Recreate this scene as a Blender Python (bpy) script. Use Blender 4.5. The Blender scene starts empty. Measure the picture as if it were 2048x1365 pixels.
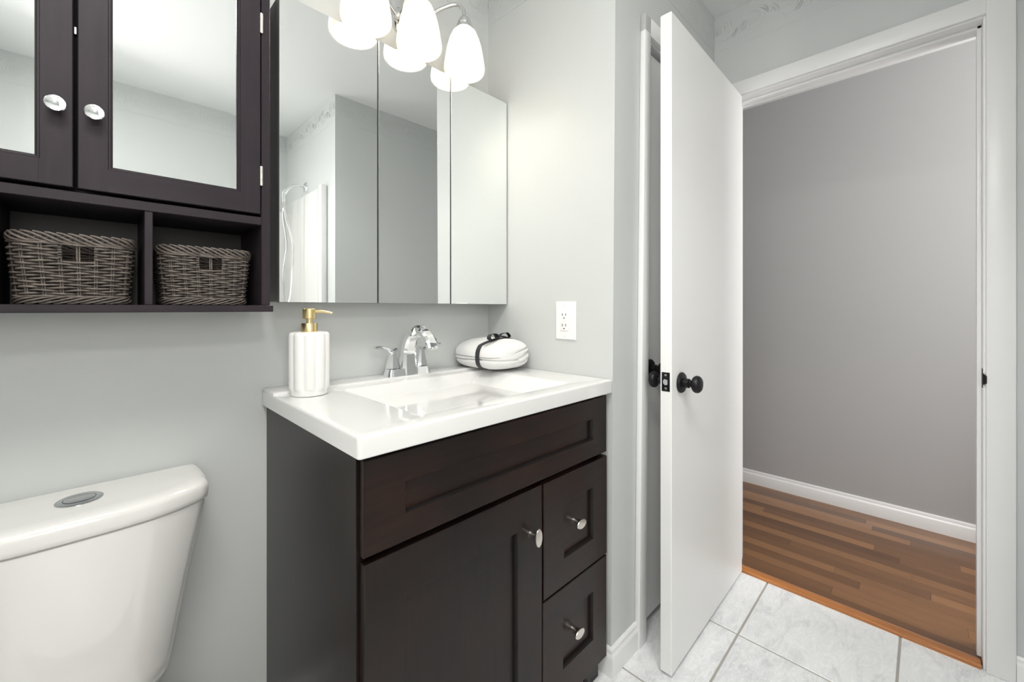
import bpy, bmesh, math, random
from mathutils import Vector, Matrix

random.seed(7)
C = bpy.context.scene.collection
SC = bpy.context.scene
PI = math.pi

# ------------------------------------------------------------------ camera, world, lamps, exposure
PSI, FPX, HOR = 0.7872, 830.57, 617.3
cam_d = bpy.data.cameras.new('camera')
cam = bpy.data.objects.new('camera', cam_d)
C.objects.link(cam)
cam.location = (0, 0, 1.13)
cam.rotation_euler = (PI / 2, 0, -PSI)
cam_d.sensor_width = 36.0
cam_d.lens = FPX / 2048 * 36.0
cam_d.shift_y = -(682.5 - HOR) / 2048
cam_d.clip_start = 0.01
SC.camera = cam

wd = bpy.data.worlds.new('world')
SC.world = wd
wd.use_nodes = True
wd.node_tree.nodes['Background'].inputs[0].default_value = (0.9, 0.95, 1.0, 1)
wd.node_tree.nodes['Background'].inputs[1].default_value = 0.3

SC.view_settings.view_transform = 'Standard'
SC.view_settings.look = 'None'
SC.view_settings.gamma = 1.0
SC.view_settings.exposure = 0.43
SC.view_settings.use_curve_mapping = False


def area(name, loc, rot, size, power, col=(1, 1, 1), size_y=None):
    d = bpy.data.lights.new(name, 'AREA')
    d.energy = power
    d.color = col
    d.size = size
    d.shape = 'DISK'
    if size_y:
        d.shape = 'RECTANGLE'
        d.size_y = size_y
    o = bpy.data.objects.new(name, d)
    o.location = loc
    o.rotation_euler = rot
    C.objects.link(o)
    return o


CEIL_POWER, FLASH_POWER, SOFT_POWER, WEST_FILL_POWER, HALL_POWER, SHADE_POWER = 15.5, 2.2, 4.0, 0.8, 35.0, 0.10
area('ceiling_fill', (-0.10, 0.12, 2.41), (0, 0, 0), 0.6, CEIL_POWER, (1.0, 0.975, 0.93))  # unseen light added under the ceiling to brighten the room
area('bounce_photo_lamp', (0.05, -0.12, 1.35), (PI, 0, 0), 0.35, FLASH_POWER, (0.98, 1.0, 1.0))
area('high_fill_light', (-0.08, -0.98, 1.95), (Vector((0.45, 1.1, 0.9)) - Vector((-0.08, -0.98, 1.95))).to_track_quat('-Z', 'Y').to_euler(), 0.13, SOFT_POWER, (1.0, 0.965, 0.91))  # added fill from high over the tub, no real fixture
area('low_fill_light', (-0.20, -0.98, 1.40), (PI / 2, 0, -0.25), 0.55, 4.3, (1.0, 0.965, 0.91))  # added frontal fill for the mirror wall, no real fixture
area('west_fill_light', (-0.46, -0.1, 1.75), (0, -PI / 2, 0), 0.8, WEST_FILL_POWER, (0.95, 0.98, 1.0), 0.9)  # added weak fill at the west wall, no window there
sp_d = bpy.data.lights.new('door_fill_spot', 'SPOT')  # added spot that lifts the open door and east floor
sp_d.energy = 26.0
sp_d.color = (0.97, 1.0, 1.0)
sp_d.spot_size = math.radians(60)
sp_d.spot_blend = 1.0
sp_d.shadow_soft_size = 0.10
sp_o = bpy.data.objects.new('door_fill_spot', sp_d)
sp_o.location = (0.52, -0.12, 2.32)
sp_o.rotation_euler = (Vector((1.80, 0.22, 0.35)) - Vector(sp_o.location)).to_track_quat('-Z', 'Y').to_euler()
C.objects.link(sp_o)
area('hall_lamp', (2.55, -1.62, 1.70), (PI / 2, 0, 0), 0.8, HALL_POWER, (1.0, 0.98, 0.96), 1.3)

SC.cycles.use_denoising = True
SC.cycles.max_bounces = 10
SC.cycles.diffuse_bounces = 6
SC.cycles.glossy_bounces = 6
SC.cycles.sample_clamp_indirect = 6.0


# ------------------------------------------------------------------ materials
def mat(name, col, rough=0.5, metal=0.0, coat=0.0, spec=0.5, coat_rough=0.1):
    m = bpy.data.materials.new(name)
    m.use_nodes = True
    b = m.node_tree.nodes['Principled BSDF']
    b.inputs['Base Color'].default_value = (*col, 1)
    b.inputs['Roughness'].default_value = rough
    b.inputs['Metallic'].default_value = metal
    b.inputs['Specular IOR Level'].default_value = spec
    b.inputs['Coat Weight'].default_value = coat
    b.inputs['Coat Roughness'].default_value = coat_rough
    return m


def nodes(m):
    nt = m.node_tree
    return nt, nt.nodes, nt.links, nt.nodes['Principled BSDF']


def coords(m, scale=(1, 1, 1)):
    nt, N, L, b = nodes(m)
    t = N.new('ShaderNodeTexCoord')
    mp = N.new('ShaderNodeMapping')
    mp.inputs['Scale'].default_value = scale
    L.new(t.outputs['Object'], mp.inputs['Vector'])
    return mp.outputs['Vector']


def noise(m, scale, detail=3, rough=0.5, vec=None, dist=0.0):
    nt, N, L, b = nodes(m)
    n = N.new('ShaderNodeTexNoise')
    n.inputs['Scale'].default_value = scale
    n.inputs['Detail'].default_value = detail
    n.inputs['Roughness'].default_value = rough
    n.inputs['Distortion'].default_value = dist
    if vec is not None:
        L.new(vec, n.inputs['Vector'])
    return n.outputs['Fac']


def ramp(m, fac, stops):
    nt, N, L, b = nodes(m)
    r = N.new('ShaderNodeValToRGB')
    el = r.color_ramp.elements
    while len(el) < len(stops):
        el.new(0.5)
    for e, (p, c) in zip(el, stops):
        e.position = p
        e.color = (*c, 1)
    L.new(fac, r.inputs['Fac'])
    return r.outputs['Color']


def bump(m, fac, strength, dist=0.002):
    nt, N, L, b = nodes(m)
    n = N.new('ShaderNodeBump')
    n.inputs['Strength'].default_value = strength
    n.inputs['Distance'].default_value = dist
    L.new(fac, n.inputs['Height'])
    L.new(n.outputs['Normal'], b.inputs['Normal'])


def math_node(m, op, a, b_=None):
    nt, N, L, b = nodes(m)
    n = N.new('ShaderNodeMath')
    n.operation = op
    for i, v in enumerate((a, b_)):
        if v is None:
            continue
        if isinstance(v, (int, float)):
            n.inputs[i].default_value = v
        else:
            L.new(v, n.inputs[i])
    return n.outputs[0]


def paint(name, col, rough, bscale=60, bstr=0.12):
    m = mat(name, col, rough)
    v = coords(m)
    bump(m, noise(m, bscale, 4, 0.6, v), bstr, 0.0015)
    return m


M = {}
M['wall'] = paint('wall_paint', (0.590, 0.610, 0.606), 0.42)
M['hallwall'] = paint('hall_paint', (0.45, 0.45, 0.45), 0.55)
M['ceiling'] = paint('ceiling_paint', (0.78, 0.79, 0.79), 0.7)
M['trim'] = paint('trim_paint', (0.83, 0.83, 0.83), 0.32, 30, 0.06)
M['door'] = paint('door_paint', (0.87, 0.87, 0.865), 0.38, 25, 0.08)


def espresso(name, base, hi, rough, axis, coat=0.06, spec=0.3):
    m = mat(name, base, rough, 0, coat, spec, 0.25)
    nt, N, L, b = nodes(m)
    sc = [14, 14, 14]
    sc[axis] = 1.2
    v = coords(m, sc)
    f = noise(m, 5, 6, 0.65, v, 0.6)
    v2 = coords(m, (1, 1, 1))
    f2 = noise(m, 5, 3, 0.5, v2)
    mixf = math_node(m, 'MULTIPLY', f, f2)
    L.new(ramp(m, mixf, [(0.12, base), (0.42, hi)]), b.inputs['Base Color'])
    bump(m, f, 0.08, 0.001)
    return m


M['espresso_v'] = espresso('espresso_wood', (0.0058, 0.0038, 0.0036), (0.0165, 0.0080, 0.0062), 0.33, 2)
M['espresso_h'] = espresso('espresso_wood_rail', (0.0065, 0.0038, 0.0035), (0.024, 0.0098, 0.0062), 0.33, 0)
M['espresso_dark'] = mat('espresso_shadowed_board', (0.004, 0.003, 0.003), 0.5)  # darker espresso for inner boards and for shade painted on recess walls
M['plum_v'] = espresso('plum_espresso_wood', (0.0185, 0.0140, 0.0182), (0.0300, 0.0228, 0.0288), 0.45, 2, 0.0, 0.2)
M['plum_h'] = espresso('plum_espresso_rail', (0.0185, 0.0140, 0.0182), (0.0300, 0.0228, 0.0288), 0.45, 0, 0.0, 0.2)
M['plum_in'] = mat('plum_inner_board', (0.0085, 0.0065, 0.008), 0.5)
M['porcelain'] = mat('porcelain', (0.80, 0.79, 0.775), 0.07, 0, 0.6, 0.5, 0.03)
M['marble'] = mat('cultured_marble', (0.79, 0.79, 0.785), 0.10, 0, 0.5, 0.5, 0.05)
M['chrome'] = mat('chrome', (0.86, 0.87, 0.88), 0.05, 1.0)
M['fixture_chrome'] = mat('fixture_chrome', (0.72, 0.73, 0.74), 0.15, 1.0)
M['nickel'] = mat('satin_nickel', (0.74, 0.71, 0.66), 0.24, 1.0)
M['button'] = mat('button_chrome', (0.50, 0.52, 0.53), 0.25, 1.0)
M['gold'] = mat('brushed_gold', (0.86, 0.68, 0.36), 0.27, 1.0)
M['mirror'] = mat('mirror_silver', (0.91, 0.93, 0.925), 0.0, 1.0)
M['mirror_edge'] = mat('mirror_edge', (0.25, 0.26, 0.26), 0.35, 0.6)
M['black'] = mat('black_bronze', (0.012, 0.012, 0.014), 0.38, 0.4)
M['dark'] = mat('dark_slot', (0.03, 0.03, 0.03), 0.6)
M['plastic'] = mat('white_plastic', (0.86, 0.86, 0.86), 0.25)
M['ceramic'] = mat('matte_ceramic', (0.80, 0.80, 0.79), 0.45)
M['ribbon'] = mat('black_ribbon', (0.030, 0.030, 0.034), 0.55)
M['acrylic'] = mat('white_acrylic', (0.74, 0.74, 0.73), 0.15)
M['grey_box'] = mat('grey_metal', (0.17, 0.17, 0.165), 0.45)
M['white_box'] = mat('white_metal', (0.72, 0.72, 0.71), 0.4)

m = M['towel'] = mat('terry_cotton', (0.80, 0.80, 0.80), 0.95)
bump(m, noise(m, 420, 3, 0.7, coords(m)), 0.55, 0.0025)
m.node_tree.nodes['Principled BSDF'].inputs['Sheen Weight'].default_value = 0.3

m = M['wicker'] = mat('grey_wicker', (0.16, 0.125, 0.10), 0.6)
nt, N, L, b = nodes(m)
L.new(ramp(m, noise(m, 70, 3, 0.6, coords(m)), [(0.3, (0.070, 0.059, 0.053)), (0.7, (0.175, 0.148, 0.128))]), b.inputs['Base Color'])

# frosted glass that glows around its bulb
m = M['shade'] = mat('frosted_glass', (0.85, 0.83, 0.79), 0.4)
nt, N, L, b = nodes(m)
b.inputs['Emission Color'].default_value = (1.0, 0.94, 0.86, 1)
b.inputs['Emission Strength'].default_value = SHADE_POWER
tr = N.new('ShaderNodeBsdfTransparent')
tr.inputs[0].default_value = (1.0, 0.97, 0.92, 1)
ms = N.new('ShaderNodeMixShader')
ms.inputs[0].default_value = 0.18
L.new(b.outputs[0], ms.inputs[1])
L.new(tr.outputs[0], ms.inputs[2])
L.new(ms.outputs[0], N['Material Output'].inputs['Surface'])
m = M['bulb'] = mat('lit_bulb', (1, 1, 1), 0.4)
b = m.node_tree.nodes['Principled BSDF']
b.inputs['Emission Color'].default_value = (1.0, 0.90, 0.76, 1)
b.inputs['Emission Strength'].default_value = 50

# marble-look floor tile
m = M['tile'] = mat('marbled_tile', (0.7, 0.7, 0.7), 0.22)
nt, N, L, b = nodes(m)
v = coords(m)
sep = N.new('ShaderNodeSeparateXYZ')
L.new(v, sep.inputs[0])
tx = math_node(m, 'FLOOR', math_node(m, 'DIVIDE', math_node(m, 'SUBTRACT', sep.outputs[0], 1.172 - 4), 0.4))
ty = math_node(m, 'FLOOR', math_node(m, 'DIVIDE', math_node(m, 'SUBTRACT', sep.outputs[1], 0.062 - 4), 0.4))
cmb = N.new('ShaderNodeCombineXYZ')
L.new(math_node(m, 'MULTIPLY', tx, 3.7), cmb.inputs[0])
L.new(math_node(m, 'MULTIPLY', ty, 2.3), cmb.inputs[1])
add = N.new('ShaderNodeVectorMath')
L.new(v, add.inputs[0])
L.new(cmb.outputs[0], add.inputs[1])
mp = N.new('ShaderNodeMapping')
mp.inputs['Rotation'].default_value = (0, 0, 0.7)
mp.inputs['Scale'].default_value = (1.0, 2.6, 1)
L.new(add.outputs[0], mp.inputs['Vector'])
n1 = noise(m, 5.0, 8, 0.62, mp.outputs[0], 1.6)
n2 = noise(m, 9.0, 5, 0.6, mp.outputs[0], 2.2)
vein = math_node(m, 'ABSOLUTE', math_node(m, 'SUBTRACT', n2, 0.5))
c1 = ramp(m, n1, [(0.3, (0.66, 0.67, 0.69)), (0.5, (0.82, 0.83, 0.84)), (0.72, (0.87, 0.875, 0.88))])
c2 = ramp(m, vein, [(0.0, (0.9, 0.9, 0.9)), (0.035, (0.0, 0.0, 0.0))])
mx = N.new('ShaderNodeMix')
mx.data_type = 'RGBA'
mx.blend_type = 'SCREEN'
mx.inputs[0].default_value = 0.55
L.new(c1, mx.inputs[6])
L.new(c2, mx.inputs[7])
L.new(mx.outputs[2], b.inputs['Base Color'])
M['grout'] = paint('grout', (0.40, 0.375, 0.34), 0.9, 300, 0.3)

# oak strip floor, boards along Y
def wood_floor(name, w, length, stops, rough):
    m = mat(name, (0.2, 0.1, 0.05), rough, 0, 0.25, 0.5, 0.2)
    nt, N, L, b = nodes(m)
    v = coords(m)
    s = N.new('ShaderNodeSeparateXYZ')
    L.new(v, s.inputs[0])
    xs = math_node(m, 'DIVIDE', s.outputs[0], w)
    xi = math_node(m, 'FLOOR', xs)
    wn = N.new('ShaderNodeTexWhiteNoise')
    wn.noise_dimensions = '1D'
    L.new(xi, wn.inputs['W'])
    ys = math_node(m, 'ADD', math_node(m, 'DIVIDE', s.outputs[1], length), math_node(m, 'MULTIPLY', wn.outputs['Value'], 7.0))
    yi = math_node(m, 'FLOOR', ys)
    w2 = N.new('ShaderNodeTexWhiteNoise')
    w2.noise_dimensions = '2D'
    cb = N.new('ShaderNodeCombineXYZ')
    L.new(xi, cb.inputs[0])
    L.new(yi, cb.inputs[1])
    L.new(cb.outputs[0], w2.inputs['Vector'])
    mp = N.new('ShaderNodeMapping')
    mp.inputs['Scale'].default_value = (60, 3, 60)
    ad = N.new('ShaderNodeVectorMath')
    L.new(v, ad.inputs[0])
    L.new(cb.outputs[0], ad.inputs[1])
    L.new(ad.outputs[0], mp.inputs['Vector'])
    g = noise(m, 2.0, 6, 0.65, mp.outputs[0], 0.8)
    f = math_node(m, 'ADD', math_node(m, 'MULTIPLY', w2.outputs['Value'], 0.6), math_node(m, 'MULTIPLY', g, 0.45))
    col = ramp(m, f, stops)
    fx = math_node(m, 'FRACT', xs)
    fy = math_node(m, 'FRACT', ys)
    gap = math_node(m, 'MAXIMUM', math_node(m, 'LESS_THAN', fx, 0.022), math_node(m, 'LESS_THAN', fy, 0.0022))
    mx = N.new('ShaderNodeMix')
    mx.data_type = 'RGBA'
    L.new(math_node(m, 'MULTIPLY', gap, 0.7), mx.inputs[0])
    L.new(col, mx.inputs[6])
    mx.inputs[7].default_value = (0.035, 0.018, 0.01, 1)
    L.new(mx.outputs[2], b.inputs['Base Color'])
    bump(m, g, 0.06, 0.001)
    return m


M['oak'] = wood_floor('oak_strips', 0.057, 0.75, [(0.15, (0.088, 0.038, 0.016)), (0.5, (0.145, 0.066, 0.027)), (0.85, (0.26, 0.125, 0.052))], 0.3)
m = M['threshold'] = mat('orange_oak', (0.5, 0.2, 0.05), 0.3, 0, 0.3)
nt, N, L, b = nodes(m)
L.new(ramp(m, noise(m, 3, 5, 0.6, coords(m, (120, 3, 120)), 0.5), [(0.3, (0.30, 0.095, 0.022)), (0.7, (0.58, 0.235, 0.065))]), b.inputs['Base Color'])


# ------------------------------------------------------------------ mesh helpers (all take world coordinates)
def new():
    return bmesh.new()


def box(bm, x0, x1, y0, y1, z0, z1, mi=0, bev=0.0, seg=2):
    vs = [bm.verts.new((x, y, z)) for x in (x0, x1) for y in (y0, y1) for z in (z0, z1)]
    fs = []
    for idx in ((0, 1, 3, 2), (4, 6, 7, 5), (0, 4, 5, 1), (2, 3, 7, 6), (0, 2, 6, 4), (1, 5, 7, 3)):
        f = bm.faces.new([vs[i] for i in idx])
        f.material_index = mi
        fs.append(f)
    if bev > 0:
        es = list({e for f in fs for e in f.edges})
        bmesh.ops.bevel(bm, geom=es, offset=bev, segments=seg, profile=0.5, affect='EDGES')
    return vs


def frame_of(t, up=Vector((0, 0, 1))):
    t = t.normalized()
    if abs(t.dot(up)) > 0.98:
        up = Vector((1, 0, 0))
    a = t.cross(up).normalized()
    return a, a.cross(t).normalized()


def sweep(bm, pts, prof, cap=True, closed=False, mi=0, scales=None, up=Vector((0, 0, 1)), smooth_frame=True):
    """prof: list of (a, b) offsets in the frame across the path; scales: one (sa, sb) per point"""
    pts = [Vector(p) for p in pts]
    n = len(pts)
    rings = []
    prev = None
    for i, p in enumerate(pts):
        if closed:
            t = pts[(i + 1) % n] - pts[i - 1]
        else:
            t = pts[min(i + 1, n - 1)] - pts[max(i - 1, 0)]
        if t.length < 1e-9:
            t = Vector((0, 0, 1))
        t.normalize()
        if prev is None or not smooth_frame:
            a, b_ = frame_of(t, up)
        else:
            a = prev - t * prev.dot(t)
            if a.length < 1e-6:
                a, b_ = frame_of(t, up)
            a.normalize()
            b_ = a.cross(t).normalized()
        prev = a
        s = scales[i] if scales else (1, 1)
        rings.append([bm.verts.new(p + a * (u * s[0]) + b_ * (w * s[1])) for u, w in prof])
    k = len(prof)
    m_ = n if closed else n - 1
    for i in range(m_):
        r0, r1 = rings[i], rings[(i + 1) % n]
        for j in range(k):
            f = bm.faces.new((r0[j], r0[(j + 1) % k], r1[(j + 1) % k], r1[j]))
            f.material_index = mi
    if cap and not closed:
        for r in (rings[0][::-1], rings[-1]):
            f = bm.faces.new(r)
            f.material_index = mi
    return rings


def circ(r, n=10, r2=None):
    r2 = r if r2 is None else r2
    return [(r * math.cos(2 * PI * i / n), r2 * math.sin(2 * PI * i / n)) for i in range(n)]


def tube(bm, pts, r, n=10, cap=True, closed=False, mi=0, radii=None):
    sc = [(q / r, q / r) for q in radii] if radii else None
    return sweep(bm, pts, circ(r, n), cap, closed, mi, sc)


def lathe(bm, prof, origin, axis=Vector((0, 0, 1)), n=32, cap=True, mi=0, wob=None, sx=1.0, sy=1.0):
    """prof: list of (radius, height along axis)"""
    axis = Vector(axis).normalized()
    a, b_ = frame_of(axis, Vector((0, 0, 1)))
    o = Vector(origin)
    rings = []
    for r, h in prof:
        ring = []
        for i in range(n):
            t = 2 * PI * i / n
            rr = r * (wob(t, h) if wob else 1.0)
            ring.append(bm.verts.new(o + axis * h + a * (rr * math.cos(t) * sx) + b_ * (rr * math.sin(t) * sy)))
        rings.append(ring)
    for r0, r1 in zip(rings, rings[1:]):
        for i in range(n):
            f = bm.faces.new((r0[i], r0[(i + 1) % n], r1[(i + 1) % n], r1[i]))
            f.material_index = mi
    if cap:
        for r in (rings[0][::-1], rings[-1]):
            f = bm.faces.new(r)
            f.material_index = mi
    return rings


def loft(bm, rings, cap=True, mi=0):
    R = [[bm.verts.new(p) for p in r] for r in rings]
    k = len(R[0])
    for r0, r1 in zip(R, R[1:]):
        for j in range(k):
            f = bm.faces.new((r0[j], r0[(j + 1) % k], r1[(j + 1) % k], r1[j]))
            f.material_index = mi
    if cap:
        for r in (R[0][::-1], R[-1]):
            f = bm.faces.new(r)
            f.material_index = mi
    return R


def bez(ps, n=16):
    """Catmull-Rom through points"""
    P = [Vector(p) for p in ps]
    P = [P[0] * 2 - P[1]] + P + [P[-1] * 2 - P[-2]]
    out = []
    for i in range(1, len(P) - 2):
        p0, p1, p2, p3 = P[i - 1:i + 3]
        for k in range(n):
            t = k / n
            out.append(0.5 * ((2 * p1) + (p2 - p0) * t + (2 * p0 - 5 * p1 + 4 * p2 - p3) * t * t + (3 * p1 - p0 - 3 * p2 + p3) * t ** 3))
    out.append(P[-2])
    return out


def root_loc(parent):
    v = Vector((0, 0, 0))
    while parent is not None:
        v += parent.location
        parent = parent.parent
    return v


def obj(name, bm, mats, parent=None, origin=None, angle=35, kind=None, label=None, cat=None, group=None, shear=None):
    bmesh.ops.recalc_face_normals(bm, faces=bm.faces)
    if shear:
        for v in bm.verts:
            v.co.y += shear(v.co.z)
    base = root_loc(parent)
    loc = Vector(origin) - base if origin is not None else Vector((0, 0, 0))
    off = base + loc
    if off.length > 0:
        bmesh.ops.translate(bm, verts=bm.verts, vec=-off)
    me = bpy.data.meshes.new(name)
    bm.to_mesh(me)
    bm.free()
    for mm in (mats if isinstance(mats, (list, tuple)) else [mats]):
        me.materials.append(mm)
    if angle:
        for p in me.polygons:
            p.use_smooth = True
        me.set_sharp_from_angle(angle=math.radians(angle))
    o = bpy.data.objects.new(name, me)
    o.location = loc
    o.parent = parent
    C.objects.link(o)
    for k_, v_ in (('kind', kind), ('label', label), ('category', cat), ('group', group)):
        if v_:
            o[k_] = v_
    return o


def thing(name, label, cat, loc, group=None, kind=None):
    o = bpy.data.objects.new(name, None)
    o.empty_display_size = 0.05
    o.location = loc
    C.objects.link(o)
    o['label'] = label
    o['category'] = cat
    if group:
        o['group'] = group
    if kind:
        o['kind'] = kind
    return o


def copy_tree(src, parent=None, delta=None):
    c = src.copy()
    C.objects.link(c)
    c.parent = parent
    if delta is not None:
        c.location = Vector(src.location) + Vector(delta)
    for ch in list(src.children):
        copy_tree(ch, c)
    return c


def struct(name, bm, mats, shear=None, angle=35, label=None):
    return obj(name, bm, mats, kind='structure', shear=shear, angle=angle, label=label)


# ------------------------------------------------------------------ room measures
YW = 1.2576          # mirror wall
XO = 1.1245          # outlet wall
XD = 1.962           # doorway wall
XD2 = 2.078
XH = 3.002           # hall wall
ZC = 2.431
YC = 0.6705          # closet wall at the ceiling; it leans out slightly towards the floor
YS, XT, YB, XW = -0.25, 1.027, -1.153, -0.5


def lean(z):
    return 0.0195 * (1 - z / ZC)


# walls
bm = new(); box(bm, XW - 0.1, XO + 0.08, YW, YW + 0.1, 0, ZC + 0.05)
struct('wall_north', bm, M['wall'])
bm = new()
vs = box(bm, XO, XO + 0.08, YC, YW, 0, ZC)
for v in vs:
    if v.co.y < YC + 0.01:
        v.co.y += lean(v.co.z)
struct('wall_nook', bm, M['wall'])
# closet wall: opening 1.325 .. 1.905
CX0, CX1 = 1.325, 1.900
bm = new()
box(bm, XO + 0.08, CX0 - 0.012, YC, YC + 0.10, 0, ZC)
box(bm, CX1 + 0.012, XD + 0.02, YC, YC + 0.10, 0, ZC)
box(bm, CX0 - 0.012, CX1 + 0.012, YC, YC + 0.10, 2.055, ZC)
box(bm, CX0 - 0.012, CX1 + 0.012, YC + 0.085, YC + 0.10, 0, 2.055)
struct('wall_closet', bm, M['wall'], shear=lean)
# doorway wall, faced bathroom side and hall side
J0, J1, JH = -0.127, 0.590, 2.040
bm = new()
box(bm, XD, XD2, J1 + 0.018, 2.0, -0.01, ZC)
box(bm, XD, XD2, -1.7, J0 - 0.018, -0.01, ZC)
box(bm, XD, XD2, J0 - 0.018, J1 + 0.018, JH + 0.018, ZC)
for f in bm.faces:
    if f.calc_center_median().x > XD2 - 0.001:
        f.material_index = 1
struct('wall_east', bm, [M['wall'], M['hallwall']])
bm = new(); box(bm, XT, XD, YB, YS, 0, ZC)
struct('wall_south', bm, M['wall'])
bm = new(); box(bm, XW - 0.1, XD, YB - 0.1, YB, 0, ZC)
struct('wall_tub', bm, M['wall'])
bm = new(); box(bm, XW - 0.1, XW, YB, YW, 0, ZC)
struct('wall_west', bm, M['wall'])
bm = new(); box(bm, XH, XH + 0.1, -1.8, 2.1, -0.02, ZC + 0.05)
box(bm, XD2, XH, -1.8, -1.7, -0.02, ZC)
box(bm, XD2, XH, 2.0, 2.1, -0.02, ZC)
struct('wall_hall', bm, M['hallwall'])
bm = new(); box(bm, XW - 0.1, XH + 0.1, YB - 0.7, 2.1, ZC, ZC + 0.08)
struct('ceiling', bm, M['ceiling'])

# tiled floor (16 inch marbled tiles with sanded grout)
bm = new()
box(bm, XW - 0.1, 1.985, YB - 0.1, YW + 0.1, -0.06, -0.0022, 1)
g = 0.0032
for i in range(-6, 4):
    for j in range(-5, 5):
        x0, x1 = 1.172 + 0.4 * i + g, 1.172 + 0.4 * (i + 1) - g
        y0, y1 = 0.062 + 0.4 * j + g, 0.062 + 0.4 * (j + 1) - g
        x0, x1, y0, y1 = max(x0, XW), min(x1, 1.962), max(y0, YB), min(y1, YW)
        if x1 - x0 < 0.01 or y1 - y0 < 0.01:
            continue
        e = 0.0015
        loft(bm, [[(x0, y0, -0.003), (x1, y0, -0.003), (x1, y1, -0.003), (x0, y1, -0.003)],
                  [(x0, y0, -e), (x1, y0, -e), (x1, y1, -e), (x0, y1, -e)],
                  [(x0 + e, y0 + e, 0), (x1 - e, y0 + e, 0), (x1 - e, y1 - e, 0), (x0 + e, y1 - e, 0)]])
struct('floor', bm, [M['tile'], M['grout']])
bm = new(); box(bm, 1.985, XH + 0.1, -1.8, 2.1, -0.06, 0.0)
struct('floor_hall', bm, M['oak'])

# oak threshold strip
bm = new()
pr = [(1.9535, 0.0), (1.9545, 0.007), (1.9600, 0.0115), (1.968, 0.0125), (1.9695, 0.0112), (1.978, 0.0125), (1.9795, 0.0110), (1.994, 0.0100), (2.006, 0.0045), (2.007, 0.0)]
loft(bm, [[(x, J0 + 0.004, z) for x, z in pr], [(x, J1 - 0.002, z) for x, z in pr]])
struct('trim_1', bm, M['threshold'], angle=25, label='orange oak threshold strip between white tile and hall floorboards')

# doorway casing, jambs and stops
bm = new()
cx = XD - 0.016
ci, co = 0.005, 0.066
box(bm, cx, XD, J0 - co, J0 - ci, 0, JH + 0.064, bev=0.004)
box(bm, cx, XD, J1 + ci, J1 + co, 0, JH + 0.064, bev=0.004)
box(bm, cx, XD, J0 - ci - 0.002, J1 + ci + 0.002, JH + 0.004, JH + 0.064, bev=0.004)
box(bm, XD - 0.002, XD2 + 0.002, J0 - 0.018, J0, 0.0, JH + 0.018, bev=0.001, seg=1)
box(bm, XD - 0.002, XD2 + 0.002, J1, J1 + 0.018, 0.0, JH + 0.018, bev=0.001, seg=1)
box(bm, XD - 0.002, XD2 + 0.002, J0, J1, JH, JH + 0.018, bev=0.001, seg=1)
box(bm, 2.004, 2.038, J0, J0 + 0.011, 0.012, JH, bev=0.002)
box(bm, 2.004, 2.038, J1 - 0.011, J1, 0.012, JH, bev=0.002)
box(bm, 2.004, 2.038, J0, J1, JH - 0.011, JH, bev=0.002)
# hall side casing
box(bm, XD2, XD2 + 0.016, J0 - co, J0 - ci, 0, JH + 0.064, bev=0.004)
box(bm, XD2, XD2 + 0.016, J1 + ci, J1 + co, 0, JH + 0.064, bev=0.004)
box(bm, XD2, XD2 + 0.016, J0 - ci, J1 + ci, JH + 0.004, JH + 0.064, bev=0.004)
casing = struct('trim_2', bm, M['trim'], label='white casing and jambs around the open hall doorway')
bm = new()
box(bm, 1.966, 1.992, J0 - 0.001, J0 + 0.0015, 0.880, 0.940, bev=0.0005, seg=1)
sweep(bm, [(1.968, J0 + 0.001, 0.909), (1.960, J0 + 0.001, 0.909), (1.950, J0 - 0.001, 0.909), (1.9445, J0 - 0.006, 0.909)], [(-0.0012, -0.018), (0.0012, -0.018), (0.0012, 0.018), (-0.0012, 0.018)], scales=[(1, 1), (1, 1), (1, 0.9), (1, 0.6)], smooth_frame=False)
obj('strike_plate', bm, M['black'], casing, label='dark metal strike plate')

# closet casing and closet jamb
bm = new()
ct = 0.020
box(bm, CX0 - 0.050, CX0 - 0.004, YC - ct, YC, 0, 2.108, bev=0.005)
box(bm, CX1 + 0.004, CX1 + 0.050, YC - ct, YC, 0, 2.108, bev=0.005)
box(bm, CX0 - 0.050, CX1 + 0.050, YC - ct, YC, 2.046, 2.108, bev=0.005)
box(bm, CX0 - 0.012, CX0, YC - 0.002, YC + 0.085, 0, 2.052)
box(bm, CX1, CX1 + 0.012, YC - 0.002, YC + 0.085, 0, 2.052)
box(bm, CX0, CX1, YC - 0.002, YC + 0.085, 2.040, 2.052)
for v in bm.verts:      # the outer edge of the left casing follows the leaning wall
    if v.co.x < CX0 - 0.02:
        v.co.x += 0.011 * (v.co.z / 2.1) - 0.006
struct('trim_3', bm, M['trim'], shear=lean, label='white casing around the closet door, behind the open door')

# baseboards
bbp = [(0, 0), (0.0150, 0), (0.0150, 0.058), (0.0135, 0.062), (0.0095, 0.068), (0.0085, 0.078), (0.004, 0.0835), (0, 0.0835)]


def base_run(bm, path):
    """path of (x, y); profile grows to the right-hand side of the travel direction; mitred corners"""
    rings = []
    n = len(path)
    for i, (x, y) in enumerate(path):
        d0 = Vector((path[i][0] - path[i - 1][0], path[i][1] - path[i - 1][1])) if i else None
        d1 = Vector((path[i + 1][0] - x, path[i + 1][1] - y)) if i < n - 1 else None
        d0 = d0 or d1
        d1 = d1 or d0
        d0 = d0.normalized(); d1 = d1.normalized()
        n0 = Vector((d0.y, -d0.x)); n1 = Vector((d1.y, -d1.x))
        mvec = (n0 + n1); mvec = mvec / max(mvec.dot(n0), 1e-6)
        rings.append([(x + mvec.x * a, y + mvec.y * a, z) for a, z in bbp])
    loft(bm, rings)


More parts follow.
